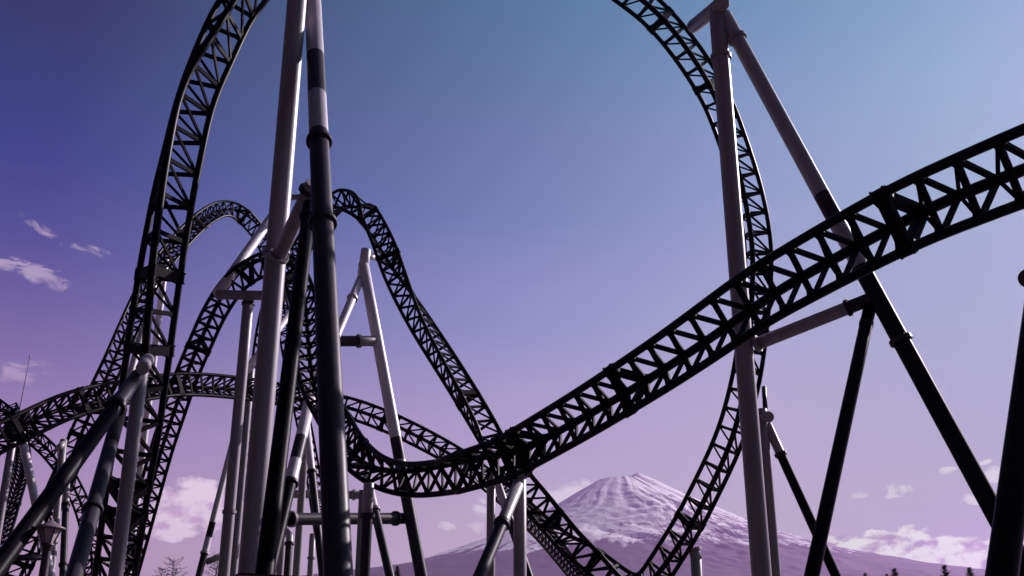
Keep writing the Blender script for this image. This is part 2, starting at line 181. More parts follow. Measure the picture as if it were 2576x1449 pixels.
"K5":{"knots":[[-23.653,46.019,10.945,0.032,-0.614,0.789,-0.814,0.556,-0.168],[-23.264,46.758,11.504,0.022,-0.618,0.786,-0.812,0.558,-0.175],[-22.955,47.359,11.978,0.047,-0.615,0.787,-0.83,0.53,-0.171],[-22.566,48.205,12.593,0.066,-0.605,0.793,-0.846,0.504,-0.175],[-22.144,49.184,13.303,0.085,-0.587,0.805,-0.86,0.476,-0.183],[-21.729,50.261,14.005,0.141,-0.546,0.826,-0.873,0.465,-0.15],[-21.21,51.344,14.571,0.124,-0.489,0.863,-0.848,0.5,-0.174],[-20.579,52.625,15.181,0.05,-0.405,0.913,-0.815,0.51,-0.276],[-19.88,54.089,15.716,0.007,-0.383,0.924,-0.793,0.517,-0.32],[-19.24,55.381,16.314,0.024,-0.394,0.919,-0.8,0.519,-0.301],[-18.392,57.109,16.971,0.207,-0.397,0.894,-0.851,0.508,-0.137],[-17.287,58.96,17.453,0.369,-0.417,0.831,-0.843,0.537,0.042],[-15.813,61.088,17.826,0.411,-0.438,0.8,-0.797,0.594,0.109],[-14.515,62.574,18.009,0.479,-0.537,0.695,-0.651,0.708,0.275],[-13.054,63.606,17.87,0.396,-0.602,0.693,-0.448,0.851,0.274],[-11.648,64.164,17.752,0.275,-0.649,0.71,-0.283,0.926,0.251],[-10.325,64.503,17.635,0.302,-0.647,0.7,-0.16,0.958,0.24],[-8.078,64.962,16.95,0.398,-0.626,0.67,-0.141,0.961,0.236],[-5.68,65.61,15.91,0.508,-0.581,0.636,-0.239,0.936,0.26],[-3.292,66.784,14.795,0.627,-0.512,0.587,-0.383,0.868,0.315],[-1.724,68.101,13.857,0.77,-0.474,0.426,-0.469,0.734,0.491],[-0.334,69.92,12.938,0.853,-0.392,0.345,-0.559,0.581,0.592],[0.914,72.36,12.167,0.903,-0.319,0.289,-0.609,0.442,0.659],[2.097,75.468,11.466,0.942,-0.291,0.169,-0.554,0.36,0.751],[3.369,79.393,10.611,0.954,-0.289,0.081,-0.489,0.341,0.802],[4.831,83.959,9.521,0.945,-0.321,0.061,-0.45,0.385,0.806],[6.701,88.709,8.025,0.936,-0.344,0.076,-0.443,0.423,0.79]],"heavy":[6.91,2.53,1.14,13.76,27.92],"flip":True,"step":0.84,"faces":[[0,1],[2,1]],"label":"black truss, low gently arching track passing behind all the tall pillars"},
"K6":{"knots":[[-45.418,87.86,24.541,0.296,-0.492,0.819,0.181,0.98,-0.087],[-44.261,87.595,23.963,0.364,-0.461,0.809,0.145,0.982,-0.123],[-43.345,87.405,23.35,0.434,-0.429,0.792,0.1,0.983,-0.153],[-42.262,87.186,22.646,0.475,-0.415,0.776,0.065,0.986,-0.156],[-40.912,86.972,21.629,0.508,-0.408,0.759,0.026,0.989,-0.144],[-39.309,86.791,20.458,0.519,-0.412,0.749,-0.004,0.993,-0.119],[-38.328,86.754,19.718,0.604,-0.387,0.696,-0.098,0.992,-0.082],[-37.572,86.84,18.978,0.712,-0.346,0.611,-0.208,0.978,-0.022],[-36.936,87.016,18.245,0.817,-0.295,0.495,-0.317,0.945,0.076],[-36.148,87.477,17.006,0.888,-0.249,0.387,-0.394,0.899,0.191],[-35.498,88.189,15.696,0.96,-0.174,0.22,-0.459,0.807,0.372],[-35.117,89.428,14.046,0.997,-0.081,0.008,-0.451,0.686,0.571],[-35.226,91.211,12.283,0.984,0.002,-0.178,-0.377,0.566,0.734],[-35.836,94.033,10.126,0.963,0.05,-0.266,-0.32,0.486,0.813],[-36.742,97.436,7.967,0.954,0.068,-0.292,-0.299,0.453,0.84]],"heavy":[3.9],"flip":False,"step":0.86,"faces":[[0,1],[2,1]],"label":"black truss, thin track dropping diagonally toward the street lamp"},
"K7":{"knots":[[-48.048,99.973,26.213,0.604,-0.041,0.796,0.239,0.578,-0.78],[-44.525,94.527,23.258,0.677,-0.002,0.736,0.149,0.561,-0.814],[-41.763,89.882,20.407,0.77,0.047,0.636,0.014,0.539,-0.842],[-40.217,87.114,18.583,0.86,0.102,0.5,-0.142,0.496,-0.857],[-39.026,84.454,16.81,0.928,0.154,0.338,-0.304,0.44,-0.845],[-38.252,82.308,15.376,0.944,0.162,0.287,-0.352,0.434,-0.829],[-36.973,79.035,13.105,0.942,0.153,0.299,-0.341,0.448,-0.826],[-35.903,76.221,11.102,0.948,0.147,0.283,-0.357,0.461,-0.812],[-34.884,73.445,9.014,0.953,0.139,0.268,-0.37,0.479,-0.796],[-34.159,71.403,7.392,0.956,0.133,0.26,-0.377,0.49,-0.786]],"heavy":[12.47,25.93],"flip":False,"step":0.86,"faces":[[0,1],[2,1]],"label":"black truss, steep narrow track at the left edge behind two pale posts"}}
TOWERS = [{"name":"support_tower","label":"tallest tower, dark banded leaning leg braced against an upright pale grey column","cat":"coaster support","group":None,"parts":[{"kind":"column","p0":[-8.596,36.0,-0.0],"p1":[-8.596,36.0,30.264],"d":0.76,"segs":[[0,1,"light"]],"fl":[[0.539,"light",1.32]]},
 {"kind":"leg","p0":[-3.25,22.968,0.0],"p1":[-9.111,40.067,32.536],"d":0.68,"segs":[[0.0,0.6065,"dark"],[0.6065,0.6745,"mid"],[0.6745,0.753,"dark"],[0.753,1,"mid"]],"fl":[[0.593,"dark",1.32],[0.469,"dark",1.32]]},
 {"kind":"brace","p0":[-5.375,23.139,0.0],"p1":[-6.955,33.4,17.0],"d":0.46,"segs":[[0,1,"black"]],"fl":[[0.964,"dark",1.32]]},
 {"kind":"crossbeam","p0":[-8.396,35.4,15.785],"p1":[-6.856,33.2,17.704],"d":0.52,"segs":[[0,1,"light"]],"fl":[[0.038,"light",1.45],[0.9085,"dark",1.45]]}]},{"name":"support_tower","label":"slender pale A-frame with a black band below the twisting hump","cat":"coaster support","group":None,"parts":[{"kind":"leg","p0":[-3.191,56.91,-0.0],"p1":[-9.14,61.0,25.728],"d":0.66,"segs":[[0.0,0.5,"dark"],[0.5,0.511,"white"],[0.511,0.5625,"dark"],[0.5625,1,"white"]],"fl":[]},
 {"kind":"column","p0":[-9.156,61.0,25.047],"p1":[-9.014,61.0,26.678],"d":0.62,"segs":[[0,1,"white"]],"fl":[]},
 {"kind":"bracket_arm","p0":[-8.915,61.0,26.149],"p1":[-8.591,62.0,26.605],"d":0.34,"segs":[[0,1,"white"]],"fl":[[0.893,"light",1.32]]},
 {"kind":"brace","p0":[-10.61,55.0,16.075],"p1":[-9.219,61.0,24.839],"d":0.5,"segs":[[0,1,"white"]],"fl":[[0.7965,"white",1.32]]},
 {"kind":"leg","p0":[-10.318,42.409,0.0],"p1":[-10.61,55.0,16.075],"d":0.6,"segs":[[0.0,0.6505,"black"],[0.6505,0.727,"white"],[0.727,0.8125,"dark"],[0.8125,1,"white"]],"fl":[[0.6505,"dark",1.32]]},
 {"kind":"crossbeam","p0":[-11.12,51.5,8.895],"p1":[-5.666,59.0,10.0],"d":0.6,"segs":[[0.0,0.0865,"black"],[0.0865,0.889,"dark"],[0.889,1,"black"]],"fl":[[0.0895,"light",1.32],[0.889,"dark",1.32]]},
 {"kind":"crossbeam","p0":[-11.042,58.0,19.822],"p1":[-8.146,60.0,20.45],"d":0.62,"segs":[[0.0,0.729,"dark"],[0.729,1,"light"]],"fl":[[0.729,"light",1.32]]}]},{"name":"support_tower","label":"pale narrow A-frame low down behind the thick crossbeam","cat":"coaster support","group":None,"parts":[{"kind":"column","p0":[-14.123,72.0,0.0],"p1":[-14.123,72.0,18.382],"d":0.52,"segs":[[0,1,"light"]],"fl":[[0.868,"light",1.32]]},
 {"kind":"leg","p0":[-9.895,65.043,0.0],"p1":[-14.124,72.0,18.271],"d":0.5,"segs":[[0.0,0.805,"dark"],[0.805,1,"white"]],"fl":[[0.805,"dark",1.32]]},
 {"kind":"crossbeam","p0":[-19.976,75.0,14.037],"p1":[-10.649,75.0,13.898],"d":0.58,"segs":[[0,1,"light"]],"fl":[[0.9555,"light",1.32]]}]},{"name":"support_column","label":"short pale column with an elbowed dark twin pipe, behind the black slanting legs","cat":"coaster support","group":None,"parts":[{"kind":"column","p0":[-16.906,80.0,0.0],"p1":[-16.906,80.0,16.648],"d":0.5,"segs":[[0,1,"light"]],"fl":[[0.7055,"light",1.32]]},
 {"kind":"leg","p0":[-15.327,75.115,0.0],"p1":[-16.163,79.0,11.678],"d":0.52,"segs":[[0.0,0.942,"dark"],[0.942,1,"light"]],"fl":[[0.942,"dark",1.32]]},
 {"kind":"bracket_arm","p0":[-16.099,79.0,11.592],"p1":[-16.722,80.0,12.237],"d":0.5,"segs":[[0,1,"light"]],"fl":[]}]},{"name":"support_column","label":"thinnest pale stub column, left of the big dark pillar near the bottom edge","cat":"coaster support","group":None,"parts":[{"kind":"column","p0":[-16.149,88.0,-0.0],"p1":[-16.149,88.0,12.89],"d":0.5,"segs":[[0,1,"light"]],"fl":[[0.8515,"light",1.32]]}]},{"name":"support_column","label":"short flanged column holding the dip of the nearest track beside the dark pillar","cat":"coaster support","group":None,"parts":[{"kind":"column","p0":[-5.093,38.0,0.0],"p1":[-5.093,38.0,8.234],"d":0.37,"segs":[[0.0,0.865,"dark"],[0.865,1,"light"]],"fl":[[0.863,"dark",1.45]]},
 {"kind":"column","p0":[-6.119,44.0,0.0],"p1":[-6.119,44.0,8.992],"d":0.33,"segs":[[0,1,"light"]],"fl":[]},
 {"kind":"leg","p0":[-2.928,39.401,0.0],"p1":[-6.303,46.0,10.083],"d":0.36,"segs":[[0.0,0.826,"dark"],[0.826,1,"white"]],"fl":[[0.826,"light",1.32]]}]},{"name":"support_column","label":"pale upright column with a black leg behind it, under the crossing of three tracks","cat":"coaster support","group":None,"parts":[{"kind":"column","p0":[-1.014,52.0,0.0],"p1":[-1.014,52.0,11.185],"d":0.42,"segs":[[0,1,"light"]],"fl":[]},
 {"kind":"leg","p0":[2.901,50.727,0.0],"p1":[-0.87,53.0,11.274],"d":0.42,"segs":[[0.0,0.8405,"dark"],[0.8405,1,"light"]],"fl":[[0.8405,"dark",1.32]]}]},{"name":"support_column","label":"grey column with square top plate and flanged dark brace, left of the mountain","cat":"coaster support","group":None,"parts":[{"kind":"column","p0":[0.246,34.0,0.0],"p1":[0.246,34.0,7.796],"d":0.41,"segs":[[0,1,"light"]],"fl":[]},
 {"kind":"brace","p0":[-2.448,26.034,0.0],"p1":[0.187,33.6,7.395],"d":0.37,"segs":[[0.0,0.816,"dark"],[0.816,1,"light"]],"fl":[[0.816,"dark",1.32]]}]},{"name":"support_tower","label":"tall grey upright tower with long sloping brace, bolted to the big right loop","cat":"coaster support","group":None,"parts":[{"kind":"column","p0":[8.621,38.0,0.0],"p1":[8.621,38.0,28.171],"d":0.69,"segs":[[0,1,"light"]],"fl":[[0.9165,"light",1.25]]},
 {"kind":"leg","p0":[17.366,33.134,0.0],"p1":[8.904,38.0,27.852],"d":0.62,"segs":[[0.0,0.559,"black"],[0.559,0.627,"mid"],[0.627,0.675,"dark"],[0.675,1,"mid"]],"fl":[[0.9535,"light",1.3],[0.559,"dark",1.3],[0.4575,"dark",1.3]]},
 {"kind":"bracket_arm","p0":[8.187,41.0,29.334],"p1":[8.698,37.3,27.949],"d":0.62,"segs":[[0,1,"light"]],"fl":[]},
 {"kind":"crossbeam","p0":[8.992,37.9,13.352],"p1":[12.781,35.8,14.42],"d":0.48,"segs":[[0.0,0.8085,"light"],[0.8085,1,"dark"]],"fl":[[0.0285,"light",1.32],[0.815,"dark",1.32]]},
 {"kind":"leg","p0":[7.181,31.623,0.0],"p1":[12.794,35.9,14.26],"d":0.45,"segs":[[0,1,"black"]],"fl":[[0.942,"dark",1.05]]}]},{"name":"support_column","label":"dark column just behind the tall right tower, with a thin black leg sloping right","cat":"coaster support","group":None,"parts":[{"kind":"column","p0":[11.24,47.0,0.0],"p1":[11.24,47.0,13.139],"d":0.5,"segs":[[0,1,"light"]],"fl":[]},
 {"kind":"leg","p0":[15.355,45.136,0.0],"p1":[11.446,47.0,12.446],"d":0.42,"segs":[[0.0,0.8885,"black"],[0.8885,1,"light"]],"fl":[[0.8885,"dark",1.32]]},
 {"kind":"end_cap","p0":[11.355,47.3,12.918],"p1":[11.357,46.3,12.625],"d":0.5,"segs":[[0,1,"light"]],"fl":[]},
 {"kind":"hanger","p0":[11.409,47.0,12.865],"p1":[11.687,48.0,14.422],"d":0.22,"segs":[[0,1,"dark"]],"fl":[]}]},{"name":"support_column","label":"low bent column under the big loop, in front of the mountain foot","cat":"coaster support","group":None,"parts":[{"kind":"column","p0":[8.399,50.0,0.0],"p1":[8.399,50.0,6.909],"d":0.5,"segs":[[0,1,"light"]],"fl":[]},
 {"kind":"bracket_arm","p0":[8.442,50.0,6.855],"p1":[8.324,50.0,7.316],"d":0.52,"segs":[[0,1,"light"]],"fl":[[0.9615,"light",1.32]]}]},{"name":"support_column","label":"thick black leg leaning in at the right edge, nearest of all the pipes","cat":"coaster support","group":None,"parts":[{"kind":"leg","p0":[9.594,24.098,0.0],"p1":[14.523,27.0,12.443],"d":0.7,"segs":[[0,1,"black"]],"fl":[]},
 {"kind":"end_cap","p0":[14.017,26.8,11.787],"p1":[13.557,26.2,11.559],"d":0.5,"segs":[[0,1,"dark"]],"fl":[]}]},{"name":"support_tower","label":"pale column topped by a round pipe end, thick black brace to lower left corner","cat":"coaster support","group":None,"parts":[{"kind":"column","p0":[-9.724,27.0,0.0],"p1":[-9.724,27.0,9.241],"d":0.36,"segs":[[0,1,"light"]],"fl":[]},
 {"kind":"brace","p0":[-9.813,16.881,0.0],"p1":[-9.796,27.0,9.134],"d":0.37,"segs":[[0.0,0.876,"black"],[0.876,1,"dark"]],"fl":[[0.876,"dark",1.4]]},
 {"kind":"end_cap","p0":[-10.049,28.3,9.951],"p1":[-9.561,26.6,9.214],"d":0.34,"segs":[[0,1,"light"]],"fl":[]}]},{"name":"support_column","label":"dark flanged leg leaning left, between the long black brace and the near vertical track","cat":"coaster support","group":None,"parts":[{"kind":"leg","p0":[-7.558,17.843,0.0],"p1":[-10.89,29.0,8.72],"d":0.36,"segs":[[0.0,0.842,"dark"],[0.842,1,"black"]],"fl":[[0.607,"dark",1.32]]}]},{"name":"support_tower","label":"pale two-legged tower mostly hidden behind the near vertical track on the left","cat":"coaster support","group":None,"parts":[{"kind":"column","p0":[-27.945,80.0,0.0],"p1":[-27.945,80.0,34.491],"d":0.52,"segs":[[0,1,"white"]],"fl":[]},
 {"kind":"brace","p0":[-29.488,72.006,0.0],"p1":[-28.405,80.0,33.312],"d":0.52,"segs":[[0,1,"white"]],"fl":[]}]},{"name":"support_tower","label":"pale and dark pair of posts behind the street lamp, joined by a dark crossbeam","cat":"coaster support","group":None,"parts":[{"kind":"column","p0":[-24.389,59.088,0.0],"p1":[-25.968,61.0,14.763],"d":0.4,"segs":[[0,1,"light"]],"fl":[]},
 {"kind":"leg","p0":[-21.242,53.683,0.0],"p1":[-25.099,60.0,12.889],"d":0.36,"segs":[[0.0,0.832,"dark"],[0.832,1,"light"]],"fl":[[0.832,"dark",1.32],[0.571,"dark",1.32]]},
 {"kind":"bracket_arm","p0":[-25.789,60.0,14.067],"p1":[-25.941,61.0,14.577],"d":0.36,"segs":[[0,1,"light"]],"fl":[]},
 {"kind":"crossbeam","p0":[-26.633,58.0,7.778],"p1":[-25.251,60.0,8.055],"d":0.34,"segs":[[0,1,"dark"]],"fl":[]}]},{"name":"support_tower","label":"pale inverted V of two posts at the far left, under the low curving track","cat":"coaster support","group":None,"parts":[{"kind":"column","p0":[-26.072,55.0,0.0],"p1":[-26.072,55.0,14.425],"d":0.4,"segs":[[0,1,"light"]],"fl":[]},
 {"kind":"leg","p0":[-19.232,51.345,0.0],"p1":[-25.806,55.0,14.144],"d":0.42,"segs":[[0,1,"white"]],"fl":[]},
 {"kind":"bracket_arm","p0":[-26.009,55.0,14.889],"p1":[-24.887,54.0,14.312],"d":0.38,"segs":[[0,1,"white"]],"fl":[]}]},{"name":"support_tower","label":"pale T-headed column with a long sloping white brace, left of the tallest tower","cat":"coaster support","group":None,"parts":[{"kind":"column","p0":[-13.637,52.0,0.0],"p1":[-13.637,52.0,20.216],"d":0.56,"segs":[[0,1,"light"]],"fl":[[0.9875,"dark",1.2],[0.4605,"light",1.2]]},
 {"kind":"crossbeam","p0":[-15.315,52.0,20.461],"p1":[-11.248,52.0,20.374],"d":0.5,"segs":[[0,1,"light"]],"fl":[]},
 {"kind":"brace","p0":[-15.406,52.5,20.709],"p1":[-13.938,60.0,29.886],"d":0.55,"segs":[[0,1,"white"]],"fl":[]},
 {"kind":"brace","p0":[-13.638,53.0,16.707],"p1":[-13.03,62.0,23.802],"d":0.42,"segs":[[0,1,"white"]],"fl":[]}]},{"name":"support_column","label":"slim pale column almost hidden behind the T-headed one, its right edge lit","cat":"coaster support","group":None,"parts":[{"kind":"column","p0":[-17.751,70.0,-0.0],"p1":[-17.751,70.0,21.552],"d":0.5,"segs":[[0,1,"light"]],"fl":[]}]},{"name":"support_column","label":"white leaning pole with one black band and a short side elbow, beside the fluffy cloud","cat":"coaster support","group":None,"parts":[{"kind":"leg","p0":[-20.921,69.041,0.0],"p1":[-19.122,74.0,20.347],"d":0.44,"segs":[[0.0,0.4685,"dark"],[0.4685,0.5175,"white"],[0.5175,0.5675,"dark"],[0.5675,1,"white"]],"fl":[[0.4685,"white",1.32]]},
 {"kind":"bracket_arm","p0":[-19.95,71.5,8.963],"p1":[-19.161,72.0,9.422],"d":0.42,"segs":[[0,1,"light"]],"fl":[]}]},{"name":"support_column","label":"thin post with short side arm, peeking out behind the tallest tower","cat":"coaster support","group":None,"parts":[{"kind":"column","p0":[-14.777,64.0,0.0],"p1":[-14.777,64.0,31.949],"d":0.16,"segs":[[0,1,"light"]],"fl":[]},
 {"kind":"bracket_arm","p0":[-14.857,64.0,31.627],"p1":[-13.286,64.0,31.685],"d":0.38,"segs":[[0,1,"light"]],"fl":[]}]}]
MISC = {"lamp":[-9.374,22.0,4.525],"rod":[[-25.515,54.0,14.648],[-25.419,54.0,17.709]],"sign":[[-1.515,6.0,2.164],[-1.199,6.0,2.145]],"trees":[["larch",-24.64,80,10.09],["larch",-26.59,84,9.84],["larch",-18.81,70,9.25],["larch",-20.2,95,11.35],["con",33.06,95,10.88],["con",34.67,88,10.38],["con",38.32,92,10.65],["con",36.84,80,9.53],["con",38.52,120,12.73],["con",44.26,130,13.61],["con",-14.61,140,15.52]],"mtn":[[-2814,1209],[-2072,1297],[-1573,1369],[-1175,1505],[-813,1630],[-357,1794],[201,2044],[612,2282],[917,2467],[1213,2637],[1379,2664],[1600,2664],[1767,2709],[2037,2582],[2384,2390],[2782,2190],[3230,1986],[3617,1815],[4272,1604],[4795,1473],[5448,1343],[6352,1209],[7501,1081]]}

# ---------------- helpers ----------------
def empty(name, loc, label, cat, group=None):
    o = bpy.data.objects.new(name, None)
    o.location = loc
    C.objects.link(o)
    o['label'] = label; o['category'] = cat; o['kind'] = 'thing'
    if group: o['group'] = group
    return o
def mesh_obj(name, verts, faces, mats, parent=None, midx=None, smooth_=True, sharp=None):
    me = bpy.data.meshes.new(name)
    off = Vector((0, 0, 0))
    p = parent
    while p is not None:
        off += p.location; p = p.parent
    me.from_pydata([tuple(Vector(q) - off) for q in verts], [], faces)
    for m in (mats if isinstance(mats, (list, tuple)) else [mats]):
        me.materials.append(m)
    if midx:
        me.polygons.foreach_set('material_index', midx)
    if smooth_ is True:
        me.polygons.foreach_set('use_smooth', [True] * len(me.polygons))
    elif smooth_:
        me.polygons.foreach_set('use_smooth', smooth_)
    me.update()
    o = bpy.data.objects.new(name, me)
    C.objects.link(o)
    if parent: o.parent = parent
    return o
class MB:
    """collects shapes for one mesh"""
    def __init__(s): s.v = []; s.f = []; s.m = []; s.s = []
    def add(s, v, f, m=0, sm=False):
        b = len(s.v); s.v += [Vector(q) for q in v]; s.f += [[i + b for i in q] for q in f]; s.m += [m] * len(f); s.s += [sm] * len(f)
    def build(s, name, mats, parent=None): return mesh_obj(name, s.v, s.f, mats, parent, s.m, s.s)
    def cyl(s, a, b, ra, rb=None, n=12, m=0, caps=True, sm=True):
        a = Vector(a); b = Vector(b); rb = ra if rb is None else rb
        d = (b - a).normalized(); u = d.orthogonal().normalized(); w = d.cross(u)
        v = []
        for p, r_ in ((a, ra), (b, rb)):
            for i in range(n):
                t = 2 * math.pi * i / n
                v.append(p + (u * math.cos(t) + w * math.sin(t)) * r_)
        s.add(v, [[i, (i + 1) % n, n + (i + 1) % n, n + i] for i in range(n)], m, sm)
        if caps:
            s.add(v[:n], [list(range(n))[::-1]], m); s.add(v[n:], [list(range(n))], m)
    def bar(s, a, b, nrm, w0, w1, th, m=0, cut=.16):
        """flat tapered bar from a to b: wide gussets at both ends, lying in the plane whose normal is nrm"""
        a = Vector(a); b = Vector(b); d = (b - a); L = d.length
        if L < 1e-4: return
        d /= L; n = Vector(nrm); n = (n - d * n.dot(d)).normalized(); u = d.cross(n)
        v = []; ts = (0, cut, 1 - cut, 1); ws = (w0, w1, w1, w0)
        for t, w in zip(ts, ws):
            c = a + d * L * t
            for sx, sy in ((-1, -1), (1, -1), (1, 1), (-1, 1)):
                v.append(c + u * sx * w / 2 + n * sy * th / 2)
        f = [[3, 2, 1, 0], [12, 13, 14, 15]]
        for k in range(3):
            for i in range(4):
                f.append([k * 4 + i, k * 4 + (i + 1) % 4, k * 4 + 4 + (i + 1) % 4, k * 4 + 4 + i])
        s.add(v, f, m)
    def box(s, c, ax, ay, az_, m=0):
        c = Vector(c); v = [c + Vector(ax) * i + Vector(ay) * j + Vector(az_) * k for k in (-.5, .5) for j in (-.5, .5) for i in (-.5, .5)]
        s.add(v, [[0, 2, 3, 1], [4, 5, 7, 6], [0, 1, 5, 4], [2, 6, 7, 3], [0, 4, 6, 2], [1, 3, 7, 5]], m)

# ---------------- materials ----------------
def mat(name, col, rough=.5, metal=0., spec=.5, var=.25, scale=3., bump=0., coat=0., streak=False):
    m = bpy.data.materials.new(name); m.use_nodes = True
    t = m.node_tree; b = t.nodes['Principled BSDF']
    b.inputs['Roughness'].default_value = rough; b.inputs['Metallic'].default_value = metal
    b.inputs['Specular IOR Level'].default_value = spec
    if coat: b.inputs['Coat Weight'].default_value = coat; b.inputs['Coat Roughness'].default_value = .12
    g = t.nodes.new('ShaderNodeNewGeometry')
    mp = t.nodes.new('ShaderNodeMapping'); t.links.new(g.outputs['Position'], mp.inputs[0])
    if streak: mp.inputs[3].default_value = (4, 4, .35)
    n = t.nodes.new('ShaderNodeTexNoise'); n.inputs['Scale'].default_value = scale; n.inputs['Detail'].default_value = 6; n.inputs['Roughness'].default_value = .65
    t.links.new(mp.outputs[0], n.inputs[0])
    r_ = t.nodes.new('ShaderNodeMapRange'); r_.inputs[1].default_value = .3; r_.inputs[2].default_value = .7
    t.links.new(n.outputs[0], r_.inputs[0])
    mx = t.nodes.new('ShaderNodeMix'); mx.data_type = 'RGBA'
    mx.inputs[6].default_value = tuple(c * (1 - var) for c in col[:3]) + (1,); mx.inputs[7].default_value = tuple(min(1, c * (1 + var * .6)) for c in col[:3]) + (1,)
    t.links.new(r_.outputs[0], mx.inputs[0]); t.links.new(mx.outputs[2], b.inputs['Base Color'])
    rr = t.nodes.new('ShaderNodeMapRange'); rr.inputs[3].default_value = rough * .85; rr.inputs[4].default_value = min(1, rough * 1.2)
    t.links.new(n.outputs[0], rr.inputs[0]); t.links.new(rr.outputs[0], b.inputs['Roughness'])
    if bump:
        bp = t.nodes.new('ShaderNodeBump'); bp.inputs['Strength'].default_value = bump; bp.inputs['Distance'].default_value = .02
        t.links.new(n.outputs[0], bp.inputs['Height']); t.links.new(bp.outputs[0], b.inputs['Normal'])
    return m
M_TRACK = mat('track_paint', (.004, .0035, .005), .4, spec=.08, var=.3, scale=2)
M_TIE = mat('tie_paint', (.004, .0035, .005), .5, spec=.03, var=.3, scale=2)
M = {'light': mat('pale_grey_paint', (.30, .27, .295), .40, var=.22, scale=1.1, streak=True, bump=.03),
     'white': mat('off_white_paint', (.66, .60, .67), .42, var=.14, scale=1.1, streak=True, bump=.03),
     'dark': mat('dark_slate_paint', (.040, .036, .046), .42, spec=.10, var=.2, scale=1.3, streak=True, bump=.03)}
M['mid'] = mat('mid_grey_paint', (.36, .34, .385), .42, var=.16, scale=1.1, streak=True, bump=.03)
M['black'] = mat('darkest_slate_paint', (.006, .0055, .008), .42, spec=.03, var=.2, scale=1.3, streak=True, bump=.03)  # darker copy of the dark slate paint, for some of the legs
PM = [M['light'], M['dark'], M['white'], M['black'], M['mid']]
PI = {'light': 0, 'dark': 1, 'white': 2, 'black': 3, 'mid': 4}
M_BOLT = mat('galvanised_bolt', (.10, .09, .10), .4, metal=.6, var=.2, scale=20)

